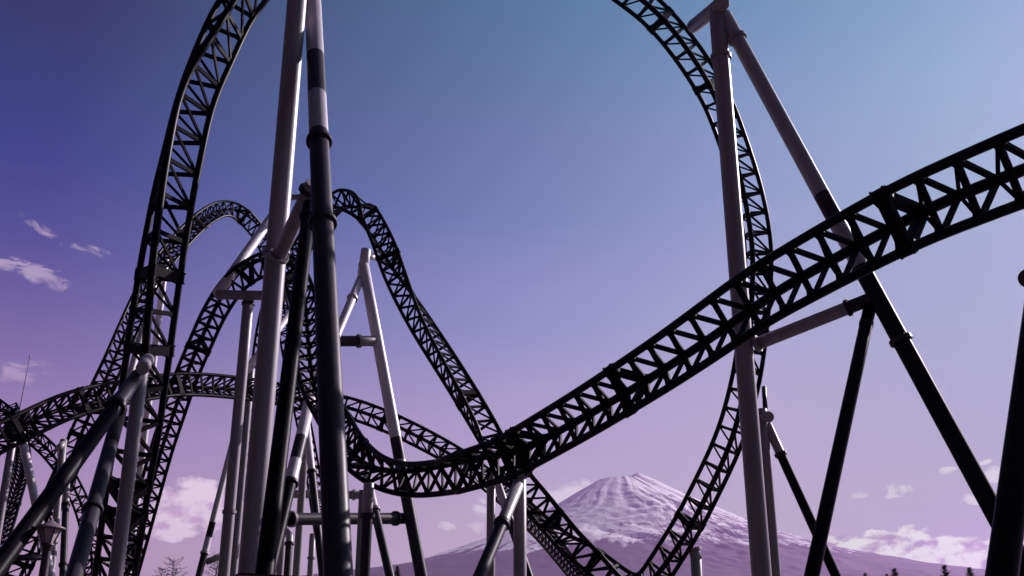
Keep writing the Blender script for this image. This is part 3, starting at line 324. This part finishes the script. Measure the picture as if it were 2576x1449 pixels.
# ---------------- roller coaster track ----------------
GA = 1.2; RR = GA / math.sqrt(3)
def cr(P, t):
    n = len(P); i = min(int(t), n - 2); u = t - i
    g = lambda j: P[max(0, min(n - 1, j))]
    a, b, c, d = g(i - 1), g(i), g(i + 1), g(i + 2)
    return ((b * 2) + (c - a) * u + (a * 2 - b * 5 + c * 4 - d) * u * u + (b * 3 - a - c * 3 + d) * u ** 3) * .5
TRACK_OBJS = []
def build_track(key, d):
    kn = d['knots']
    Cc = [Vector(k[:3]) for k in kn]; A0 = [Vector(k[3:6]) for k in kn]; A1 = [Vector(k[6:9]) for k in kn]
    n = len(kn); pts = []
    ts = [i / 14 for i in range((n - 1) * 14 + 1)]
    P = [cr(Cc, t) for t in ts]
    # soften small kinks
    def soften(Q, k):
        for _ in range(k):
            Q = [Q[0]] + [(Q[i - 1] + Q[i] * 2 + Q[i + 1]) / 4 for i in range(1, len(Q) - 1)] + [Q[-1]]
        return Q
    P = soften(P, 90)
    N0 = soften([cr(A0, t) for t in ts], 240); N1 = soften([cr(A1, t) for t in ts], 240)
    S = [0.]
    for i in range(1, len(P)): S.append(S[-1] + (P[i] - P[i - 1]).length)
    def at(s):
        lo, hi = 0, len(S) - 1
        while hi - lo > 1:
            md = (lo + hi) // 2
            if S[md] <= s: lo = md
            else: hi = md
        u = (s - S[lo]) / max(1e-6, S[hi] - S[lo])
        p = P[lo].lerp(P[hi], u)
        T = (P[min(lo + 2, len(P) - 1)] - P[max(lo - 1, 0)]).normalized()
        a = N0[lo].lerp(N0[hi], u); b = N1[lo].lerp(N1[hi], u)
        sg = 1 if a.cross(b).dot(T) > 0 else -1
        a = (a - T * a.dot(T)).normalized(); b = (b - T * b.dot(T)).normalized()
        # average orientation of the two
        b0 = a.copy(); b0.rotate(Matrix.Rotation(sg * 2 * math.pi / 3, 3, T))
        q = b.copy(); q.rotate(Matrix.Rotation(-sg * 2 * math.pi / 3, 3, T))
        a = (a + q).normalized()
        out = []
        for k in range(3):
            w = a.copy(); w.rotate(Matrix.Rotation(sg * k * 2 * math.pi / 3, 3, T)); out.append(p + w * RR)
        return p, T, out
    root = empty('roller_coaster_track', P[0], d['label'], 'coaster track', 'pieces of black roller coaster track')
    Ltot = S[-1]
    ns = int(Ltot / .22)
    fr = [at(Ltot * i / ns) for i in range(ns + 1)]
    rad = (.102, .118, .102)
    for k in range(3):
        vs = []; fs = []; m_ = 12
        for i, (p, T, tb) in enumerate(fr):
            # frame that follows the truss so the tube never twists
            o = (tb[k] - p).normalized(); w = T.cross(o).normalized(); o = w.cross(T)
            for j in range(m_):
                t = 2 * math.pi * j / m_
                vs.append(tb[k] + (o * math.cos(t) + w * math.sin(t)) * rad[k])
        for i in range(ns):
            for j in range(m_):
                fs.append([i * m_ + j, i * m_ + (j + 1) % m_, (i + 1) * m_ + (j + 1) % m_, (i + 1) * m_ + j])
        fs.append(list(range(m_))[::-1]); fs.append([ns * m_ + j for j in range(m_)])
        mesh_obj('rail' if k != 1 else 'spine_tube', vs, fs, M_TRACK, root)
    # stations
    sp = d['step']; nst = int(Ltot / sp)
    heavy = set(int(round(h / sp)) for h in d['heavy'])
    stn = [at(min(Ltot, i * sp)) for i in range(nst + 1)]
    dist = sorted(range(nst + 1), key=lambda i: stn[i][0].length)
    near = set(dist[:100]); rest_t = MB(); rest_d = MB()
    for i, (p, T, tb) in enumerate(stn):
        hv = i in heavy
        mb = MB() if i in near else rest_t
        for a, b in ((0, 1), (1, 2), (2, 0)):
            nr = T
            f = (tb[b] - tb[a]).normalized().cross(T)
            if hv:
                mb.bar(tb[a], tb[b], f, .48, .27, .15, cut=.2)
            else:
                mb.bar(tb[a], tb[b], f, .30, .125, .08, cut=.15)
        if hv:
            # clamp plates and bolts of a column connection
            for tt in tb:
                mb.cyl(tt - T * .17, tt + T * .17, .128, n=10)
            for tt in (tb[0], tb[2]):
                for sgn in (-1, 1):
                    q = tt + T * sgn * .15
                    mb.cyl(q - (tt - p).normalized() * .2, q + (tt - p).normalized() * .15, .03, n=6)
        if i in near: mb.build('clamp_frame' if hv else 'cross_tie', M_TIE, root)
    if rest_t.v:
        rest_t.build('cross_tie', M_TIE, root)['kind'] = 'stuff'
    for i in range(nst):
        a, b = stn[i], stn[i + 1]
        mb = MB() if i in near else rest_d
        for k, l in d['faces']:
            p_, q_ = (a[2][l], b[2][k]) if d['flip'] else (a[2][k], b[2][l])
            mb.bar(p_, q_, (a[2][l] - a[2][k]).cross(a[1]), .13, .08, .065, cut=.1)
        if i in near: mb.build('diagonal_brace', M_TIE, root)
    if rest_d.v:
        rest_d.build('diagonal_brace', M_TIE, root)['kind'] = 'stuff'
for key, d in TRACKS.items():
    build_track(key, d)

# ---------------- support towers ----------------
def pipe(root, q):
    p0, p1 = Vector(q['p0']), Vector(q['p1']); d = (p1 - p0); L = d.length; d /= L
    r_ = q['d'] / 2; n = 32
    u = d.orthogonal().normalized(); w = d.cross(u)
    vs = []; fs = []; mi = []; sm = []
    rings = []
    for (t0, t1, m) in q['segs']:
        k = max(1, int((t1 - t0) * L / 3))
        for i in range(k):
            rings.append((t0 + (t1 - t0) * i / k, PI[m]))
    rings.append((1.0, PI[q['segs'][-1][2]]))
    for t, _ in rings:
        c = p0 + d * L * t
        for j in range(n):
            a = 2 * math.pi * j / n
            vs.append(c + (u * math.cos(a) + w * math.sin(a)) * r_)
    for i in range(len(rings) - 1):
        for j in range(n):
            fs.append([i * n + j, i * n + (j + 1) % n, (i + 1) * n + (j + 1) % n, (i + 1) * n + j]); mi.append(rings[i][1]); sm.append(True)
    # end cap with a small chamfer
    e = len(vs); c = p1
    for j in range(n):
        a = 2 * math.pi * j / n
        vs.append(c + d * .012 + (u * math.cos(a) + w * math.sin(a)) * (r_ - .012))
    b = (len(rings) - 1) * n
    for j in range(n):
        fs.append([b + j, b + (j + 1) % n, e + (j + 1) % n, e + j]); mi.append(rings[-1][1]); sm.append(False)
    fs.append([e + j for j in range(n)]); mi.append(rings[-1][1]); sm.append(False)
    fs.append(list(range(n))[::-1]); mi.append(rings[0][1]); sm.append(False)
    o = mesh_obj(q['kind'], vs, fs, PM, root, mi, sm)
    # weld seams: fine raised rings every few metres
    for (t, m, k) in q['fl']:
        c = p0 + d * L * t; mb = MB(); ro = r_ * k; th = .045 + r_ * .09
        for s0 in (-1, 1):
            a = c + d * (.003 if s0 > 0 else -.003); bb = c + d * s0 * th
            mb.cyl(a, bb, ro, n=36, m=0)
        nb = 20
        for j in range(nb):
            a = 2 * math.pi * j / nb; x = (u * math.cos(a) + w * math.sin(a)) * (r_ * (1 + k) / 2)
            mb.cyl(c + x - d * (th + .028), c + x + d * (th + .028), .013 + r_ * .02, n=6, m=1, sm=False)
        fo = mb.build('flange', [M[m], M_BOLT if m != 'dark' else M['dark']], o)
    # foot plate where a leg reaches the ground
    if p0.z < .05 and q['kind'] in ('column', 'leg', 'brace'):
        mb = MB(); mb.cyl((p0.x, p0.y, 0.0), (p0.x, p0.y, .35), r_ * 1.9, n=24); mb.cyl((p0.x, p0.y, .35), (p0.x, p0.y, .42), r_ * 1.5, n=24)
        mb.build('footing', M_CONC, root)
    return o
M_CONC = mat('footing_concrete', (.28, .27, .26), .85, var=.25, scale=4, bump=.2)
for t in TOWERS:
    base = Vector(t['parts'][0]['p0']); base.z = max(0, base.z) if base.z < 3 else base.z
    root = empty(t['name'], base, t['label'], t['cat'], 'steel pipe supports of the roller coaster')
    for q in t['parts']:
        pipe(root, q)
    if 'square top plate' in t['label']:
        p = Vector(t['parts'][0]['p1']); mb = MB()
        mb.box(p + Vector((0, 0, .03)), Vector((.62, .2, 0)), Vector((-.2, .62, 0)), (0, 0, .06))
        mb.box(p + Vector((0, 0, .1)), Vector((.62, .2, 0)), Vector((-.2, .62, 0)), (0, 0, .06))
        for i in range(8):
            a = i * math.pi / 4; x = Vector((math.cos(a), math.sin(a), 0)) * .28
            mb.cyl(p + x - Vector((0, 0, .07)), p + x + Vector((0, 0, .2)), .025, n=6)
        mb.build('top_plate', M['dark'], root)

# ---------------- lightning rod ----------------
a, b = map(Vector, MISC['rod'])
mb = MB(); d = b - a
mb.cyl(a - Vector((0, 0, .25)), a + d * .35, .03, .022, 8); mb.cyl(a + d * .35, b, .022, .014, 8); mb.cyl(b, b + d * .02, .045, .03, 8)
o = mb.build('lightning_rod', M_BOLT); o['label'] = 'thin straight metal rod standing up from the low curving track at the left'; o['category'] = 'lightning rod'

# ---------------- street lamp ----------------
M_LAMP = mat('lamp_paint', (.06, .045, .055), .45, var=.2, scale=6)
M_GLASS = mat('frosted_lamp_glass', (.50, .40, .45), .55, var=.12, scale=5)
M_ROOF = mat('lamp_roof_paint', (.2, .15, .18), .5, var=.15, scale=5)
lx, ly, lz = MISC['lamp']
lamp = empty('street_lamp', (lx, ly, 0), 'street lamp with a wide conical hood over tapered frosted panes, at the lower left', 'street lamp')
def lathe(prof, n=32, m=0, sm=True):
    v = []; f = []
    for r_, z in prof:
        for j in range(n):
            a = 2 * math.pi * j / n + .3; v.append((lx + r_ * math.cos(a), ly + r_ * math.sin(a), z))
    for i in range(len(prof) - 1):
        for j in range(n):
            f.append([i * n + j, i * n + (j + 1) % n, (i + 1) * n + (j + 1) % n, (i + 1) * n + j])
    f.append(list(range(n))[::-1]); f.append([(len(prof) - 1) * n + j for j in range(n)])
    mb = MB(); mb.add(v, f, m, sm); return mb
lathe([(.285, lz - .012), (.298, lz + .004), (.29, lz + .02), (.22, lz + .055), (.14, lz + .10), (.06, lz + .15), (.035, lz + .165), (.03, lz + .2), (.012, lz + .215)]).build('hood', M_ROOF, lamp)
pn = lathe([(.098, lz - .30), (.205, lz - .014)], n=6, sm=False).build('pane', M_GLASS, lamp)
mb = MB()
for j in range(6):
    a = 2 * math.pi * j / 6 + .3
    mb.cyl((lx + .102 * math.cos(a), ly + .102 * math.sin(a), lz - .31), (lx + .212 * math.cos(a), ly + .212 * math.sin(a), lz - .012), .013, n=6)
mb.build('frame', M_LAMP, lamp)
lathe([(.075, lz - .46), (.10, lz - .42), (.10, lz - .36), (.125, lz - .335), (.125, lz - .30), (.10, lz - .295)]).build('collar', M_LAMP, lamp)
lathe([(.14, 0.0), (.14, .5), (.105, .56), (.085, lz - .44), (.085, lz - .40)]).build('post', M_LAMP, lamp)

# ---------------- sign board ----------------
p0, p1 = map(Vector, MISC['sign'])
ux = (p1 - p0).normalized(); uz = Vector((-ux.z, 0, ux.x)); W_, H_ = .62, .46; rc = .035
M_SF = mat('sign_frame_paint', (.03, .012, .016), .4, var=.1); M_SP = mat('sign_face_paint', (.24, .17, .19), .5, var=.08)
def rrect(w, h, r_, inset, y):
    out = []
    for cx_, cz_, a0 in ((w - r_, -r_, 0), (r_, -r_, 90), (r_, -h + r_, 180), (w - r_, -h + r_, 270)):
        for k in range(7):
            a = R(a0 + 15 * k); out.append(p0 + ux * (cx_ + (r_ - inset) * math.cos(a)) + uz * (cz_ + (r_ - inset) * math.sin(a)) + Vector((0, y, 0)))
    return out
sg = empty('sign_board', (p0.x + W_ / 2, p0.y, 0), 'rounded board with a dark rim just showing below the tallest tower', 'sign')
def slab(name, inset, y0, y1, m):
    a = rrect(W_, H_, rc, inset, y0); b = rrect(W_, H_, rc, inset, y1); n = len(a)
    mb = MB(); mb.add(a + b, [list(range(n)), [n + i for i in range(n)][::-1]] + [[i, n + i, n + (i + 1) % n, (i + 1) % n] for i in range(n)]); return mb.build(name, m, sg)
slab('rim', 0, 0, .03, M_SF); slab('panel', .012, -.004, -.0005, M_SP)
mb = MB(); c = p0 + ux * W_ / 2
mb.cyl((c.x, c.y + .06, 0), (c.x, c.y + .06, c.z - .1), .03, n=12); mb.build('post', M_LAMP, sg)

# ---------------- trees ----------------
M_BARK = mat('larch_bark', (.055, .035, .04), .9, var=.35, scale=8)
M_NEEDLE = mat('needle_green', (.035, .04, .03), .8, var=.4, scale=5)
def larch(x, y, h, seed, label):
    rnd = random.Random(seed)
    root = empty('larch_tree', (x, y, 0), label, 'tree', 'trees showing above the bottom edge')
    mb = MB(); seg = 14; pr = Vector((x, y, 0)); sway = Vector((0, 0, 0))
    line = [pr.copy()]
    for i in range(seg):
        sway += Vector((rnd.uniform(-.04, .04), rnd.uniform(-.04, .04), 0)); line.append(Vector((x, y, h * (i + 1) / seg)) + sway * (1 if i < seg - 1 else .8))
    for i in range(seg):
        ra = .15 * (1 - i / seg) ** .9 + .008; rb = .15 * (1 - (i + 1) / seg) ** .9 + .008
        mb.cyl(line[i], line[i + 1], ra, rb, 7, caps=False)
    mb.build('trunk', M_BARK, root)
    cb = MB()
    nb = 120
    for i in range(nb):
        t = .16 + .83 * (i / nb) ** .85
        k = min(seg - 1, int(t * seg)); p = line[k].lerp(line[k + 1], t * seg - k)
        az_ = i * 2.39996 + rnd.uniform(-.4, .4); ln = (1 - t) ** .7 * h * .30 + .35; ln *= rnd.uniform(.6, 1.2)
        d = Vector((math.cos(az_), math.sin(az_), rnd.uniform(.1, .7))).normalized()
        q = p.copy(); ns_ = max(3, int(ln / .28)); rb = .02 * (1 - t) + .009
        for s_ in range(ns_):
            d2 = (d + Vector((rnd.uniform(-.18, .18), rnd.uniform(-.18, .18), -.16 + .42 * s_ / ns_))).normalized()
            q2 = q + d2 * ln / ns_
            cb.cyl(q, q2, rb * (1 - s_ / ns_) + .005, rb * (1 - (s_ + 1) / ns_) + .005, 4, caps=False)
            for _ in range(3):
                tw = (d2 + Vector((rnd.uniform(-1, 1), rnd.uniform(-1, 1), rnd.uniform(-.6, .9)))).normalized() * rnd.uniform(.12, .34)
                b0 = q.lerp(q2, rnd.random()); cb.cyl(b0, b0 + tw, .011, .005, 3, caps=False)
                e = b0 + tw * .6; cb.cyl(e, e + Vector((rnd.uniform(-.1, .1), rnd.uniform(-.1, .1), rnd.uniform(-.05, .12))), .009, .004, 3, caps=False)
            q = q2; d = d2
    cb.build('crown', M_BARK, root)
def conifer(x, y, h, seed, label):
    rnd = random.Random(seed)
    root = empty('fir_tree', (x, y, 0), label, 'tree', 'trees showing above the bottom edge')
    mb = MB(); mb.cyl((x, y, 0), (x, y, h * .97), .16, .012, 8, caps=False); mb.build('trunk', M_BARK, root)
    cb = MB(); z = h * .12; i = 0
    while z < h - .05:
        t = z / h; ln = (1 - t) ** .8 * h * .27 + .13
        for _ in range(6):
            a = rnd.uniform(0, 2 * math.pi); l2 = ln * rnd.uniform(.6, 1.1); up = .55 * t - .1
            d = Vector((math.cos(a), math.sin(a), up)).normalized(); side = d.cross(Vector((0, 0, 1))).normalized()
            b0 = Vector((x, y, z + rnd.uniform(-.05, .05))); cb.cyl(b0, b0 + d * l2, .012, .004, 3, caps=False)
            nn = max(4, int(l2 / .055))
            for k in range(nn):
                p = b0 + d * l2 * (k + 1) / nn
                for sg_ in (-1, 1):
                    w = (side * sg_ + d * .6 + Vector((0, 0, rnd.uniform(-.1, .5)))).normalized() * (.16 * (1.15 - k / nn)) * rnd.uniform(.6, 1.2)
                    o_ = d * .04
                    cb.add([p, p + w * .6 + o_, p + w, p + w * .5 - o_], [[0, 1, 2, 3]])
        z += max(.07, .19 * (1 - t)); i += 1
    for k in range(10):
        a = rnd.uniform(0, 6.28); cb.cyl((x, y, h - .3), (x + .06 * math.cos(a), y + .06 * math.sin(a), h - rnd.uniform(0, .18)), .008, .003, 3, caps=False)
    cb.build('crown', M_NEEDLE, root)
TL = ['bare twiggy larch, the taller one of the pair under the fluffy cloud', 'small bare larch top left of the taller one under the fluffy cloud', 'bare larch half hidden behind the pale T-headed column',
      'bare twigs of a larch between the black slanting legs at the bottom edge', 'dark bushy fir top at the foot of the mountain slope', 'dark pointed fir top below the highest cloud hump, tallest of the firs', 'loose feathery fir top between the tallest fir and the black leg',
      'fir top right of the thick black leg at the right edge', 'tiny fir tip between the two crossing black legs and the bushy fir', 'tiny fir tip just left of the dark bushy fir', 'lone thin tree tip at the left foot of the mountain']
for i, (kd, x, y, z) in enumerate(MISC['trees']):
    (larch if kd == 'larch' else conifer)(x, y, z, 11 + i, TL[i])

# ---------------- mountain ----------------
prof = MISC['mtn']; XC = 1490.; YC = 14800.
Lp = sorted([(XC - x, z) for x, z in prof if x <= XC] + [(0, 2655)]); Rp = sorted([(x - XC, z) for x, z in prof if x >= XC] + [(0, 2655)])
Rp = [(r_, z + 16 * math.exp(-((r_ - 290) / 130) ** 2)) for r_, z in Rp]
Lp += [(7000, 820), (9500, 350), (12500, 0)]; Rp += [(7600, 780), (9800, 350), (12500, 0)]
Fp = [(0, 2630), (350, 2620), (1000, 2315), (1600, 2020), (2200, 1730), (3000, 1400), (4000, 1070), (5000, 800), (6500, 480), (8500, 200), (12500, 0)]
def ip(P, r_):
    for i in range(len(P) - 1):
        if P[i][0] <= r_ <= P[i + 1][0]:
            u = (r_ - P[i][0]) / max(1e-6, P[i + 1][0] - P[i][0]); return P[i][1] * (1 - u) + P[i + 1][1] * u
    return P[-1][1]
radii = [0.]
while radii[-1] < 12400: radii.append(radii[-1] + max(16, radii[-1] * .012))
NA = 720; vs = [(XC, YC, 2610)]; fs = []
for k, r_ in enumerate(radii[1:]):
    zl, zr, zf = ip(Lp, r_), ip(Rp, r_), ip(Fp, r_)
    amp = min(1, r_ / 1600) * max(.0, min(1, (12000 - r_) / 3000))
    for j in range(NA):
        a = 2 * math.pi * j / NA; ca, sa = math.cos(a), math.sin(a)
        w = (1 + ca) / 2; w = w * w * (3 - 2 * w)
        z = zl * (1 - w) + zr * w
        q_ = sa * sa; q_ = q_ * q_ * (3 - 2 * q_); z = z * (1 - q_) + zf * q_
        # gullies that run downhill: noise along the azimuth, slow along the radius
        wob = noise.noise(Vector((r_ / 900, ca * 2, sa * 2))) * .22
        g1 = noise.noise(Vector((math.cos(a + wob) * 9, math.sin(a + wob) * 9, r_ / 1500)))
        g2 = noise.noise(Vector((math.cos(a + wob) * 26, math.sin(a + wob) * 26, r_ / 600 + 5)))
        g3 = noise.noise(Vector((r_ * ca / 130, r_ * sa / 130, 3)))
        g4 = 1 - abs(noise.noise(Vector((math.cos(a + wob * .6) * 52, math.sin(a + wob * .6) * 52, r_ / 350 + 9)))) * 2
        ea = min(1, max(0, (ca + .15) / .5)); ea = ea * ea * (3 - 2 * ea)
        side = ((1 - abs(ca)) * .75 + .25) * (.32 + .68 * ea)      # keep the outline as measured
        z += amp * side * (min(1, r_ / 900) * 70 * math.exp(-((a + 1.35 if a < 3.2 else a - 2 * math.pi + 1.35) / .2) ** 2) * max(0, 1 - r_ / 4500) / max(side, .2) + g1 * 70 + g2 * 16 + g3 * 30 + g4 * 5 - 4)
        vs.append((XC + r_ * ca, YC + r_ * sa, max(-2, z)))
for j in range(NA): fs.append([0, 1 + j, 1 + (j + 1) % NA])
for k in range(len(radii) - 2):
    b = 1 + k * NA
    for j in range(NA):
        fs.append([b + j, b + NA + j, b + NA + (j + 1) % NA, b + (j + 1) % NA])
mm = bpy.data.materials.new('mountain_snow_rock'); mm.use_nodes = True; t = mm.node_tree; B = t.nodes['Principled BSDF']; B.inputs['Roughness'].default_value = .9; B.inputs['Specular IOR Level'].default_value = .1
def nn(kind, **k):
    q = t.nodes.new(kind)
    for a_, b_ in k.items(): setattr(q, a_, b_)
    return q
def ma(op, a_, b_=None, c_=None, cl=False):
    q = nn('ShaderNodeMath', operation=op, use_clamp=cl)
    for i_, x_ in enumerate((a_, b_, c_)):
        if x_ is None: continue
        if isinstance(x_, bpy.types.NodeSocket): t.links.new(x_, q.inputs[i_])
        else: q.inputs[i_].default_value = x_
    return q.outputs[0]
def sm_(x_, a_, b_):
    q = nn('ShaderNodeMapRange', interpolation_type='SMOOTHSTEP'); t.links.new(x_, q.inputs[0]); q.inputs[1].default_value = a_; q.inputs[2].default_value = b_; return q.outputs[0]
ge = nn('ShaderNodeNewGeometry'); se = nn('ShaderNodeSeparateXYZ'); t.links.new(ge.outputs['Position'], se.inputs[0])
dx = ma('SUBTRACT', se.outputs[0], XC); dy = ma('SUBTRACT', se.outputs[1], YC)
rad_ = ma('SQRT', ma('ADD', ma('MULTIPLY', dx, dx), ma('MULTIPLY', dy, dy)))
ux_ = ma('DIVIDE', dx, rad_); uy_ = ma('DIVIDE', dy, rad_)
def rn(sa, sr, det, rough, dist=0., w=0.):
    cb_ = nn('ShaderNodeCombineXYZ'); t.links.new(ma('MULTIPLY', ux_, sa), cb_.inputs[0]); t.links.new(ma('MULTIPLY', uy_, sa), cb_.inputs[1]); t.links.new(ma('MULTIPLY_ADD', rad_, sr, w), cb_.inputs[2])
    q = nn('ShaderNodeTexNoise'); t.links.new(cb_.outputs[0], q.inputs[0]); q.inputs['Scale'].default_value = 1; q.inputs['Detail'].default_value = det; q.inputs['Roughness'].default_value = rough; q.inputs['Distortion'].default_value = dist; return q.outputs[0]
stre = rn(75, .0011, 7, .66, 0.0)
stre2 = rn(16, .0012, 6, .6, .1, 4.)
q = nn('ShaderNodeTexNoise'); t.links.new(ge.outputs['Position'], q.inputs[0]); q.inputs['Scale'].default_value = .006; q.inputs['Detail'].default_value = 9; q.inputs['Roughness'].default_value = .7; patch = q.outputs[0]
alt = se.outputs[2]
east = sm_(dx, -500, 700)
stre = ma('ADD', ma('MULTIPLY', ma('SUBTRACT', stre, .5), ma('MULTIPLY_ADD', east, .62, .12)), .5)
# bare rock: streaks in the gullies, more of it towards the snow line
low = ma('SUBTRACT', 1.0, sm_(alt, 1480, 2500))
low = ma('MULTIPLY', low, .075)
rockm = ma('ADD', ma('ADD', ma('MULTIPLY', stre, .52), ma('MULTIPLY', patch, .48)), low)
rockm = sm_(ma('ADD', rockm, ma('MULTIPLY', east, .055)), .595, .635)
line_ = ma('ADD', alt, ma('ADD', ma('MULTIPLY', ma('SUBTRACT', stre2, .5), 620), ma('MULTIPLY', ma('SUBTRACT', stre, .5), 300)))
forest = ma('SUBTRACT', 1.0, sm_(line_, 1395, 1470))
mx1 = nn('ShaderNodeMix', data_type='RGBA'); mx1.inputs[6].default_value = (.93, .91, .95, 1); mx1.inputs[7].default_value = (.13, .08, .14, 1); t.links.new(rockm, mx1.inputs[0])
mx2 = nn('ShaderNodeMix', data_type='RGBA'); mx2.inputs[7].default_value = (.085, .06, .095, 1); t.links.new(forest, mx2.inputs[0]); t.links.new(mx1.outputs[2], mx2.inputs[6])
t.links.new(mx2.outputs[2], B.inputs['Base Color'])
bp = nn('ShaderNodeBump'); bp.inputs['Strength'].default_value = .5; bp.inputs['Distance'].default_value = 25
t.links.new(ma('ADD', ma('MULTIPLY', stre, .3), ma('MULTIPLY', patch, 1.3)), bp.inputs['Height']); t.links.new(bp.outputs[0], B.inputs['Normal'])
mo = mesh_obj('mountain', vs, fs, mm); mo['kind'] = 'structure'

# ---------------- ground ----------------
M_GR = mat('ground_asphalt', (.062, .050, .056), .9, var=.3, scale=.6)
g_ = 30000
gr = mesh_obj('ground', [(-g_, -6000, 0), (g_, -6000, 0), (g_, 32000, 0), (-g_, 32000, 0)], [[0, 1, 2, 3]], M_GR, smooth_=False); gr['kind'] = 'structure'

# ---------------- haze ----------------
HZ = True
if HZ:
    x0, x1, y0, y1, z0, z1 = -31000, 31000, -7000, 33000, -3, 2900
    hv_ = [(x, y, z) for z in (z0, z1) for y in (y0, y1) for x in (x0, x1)]
    hm = bpy.data.materials.new('haze_air'); hm.use_nodes = True; ht = hm.node_tree; ht.nodes.clear()
    ho = ht.nodes.new('ShaderNodeOutputMaterial'); pv = ht.nodes.new('ShaderNodeVolumePrincipled')
    pv.inputs['Color'].default_value = (.76, .47, 1.0, 1); pv.inputs['Density'].default_value = 2.4e-5; pv.inputs['Anisotropy'].default_value = 0.6
    ht.links.new(pv.outputs[0], ho.inputs['Volume'])
    hz = mesh_obj('haze', hv_, [[0, 2, 3, 1], [4, 5, 7, 6], [0, 1, 5, 4], [2, 6, 7, 3], [0, 4, 6, 2], [1, 3, 7, 5]], hm, smooth_=False); hz['kind'] = 'stuff'
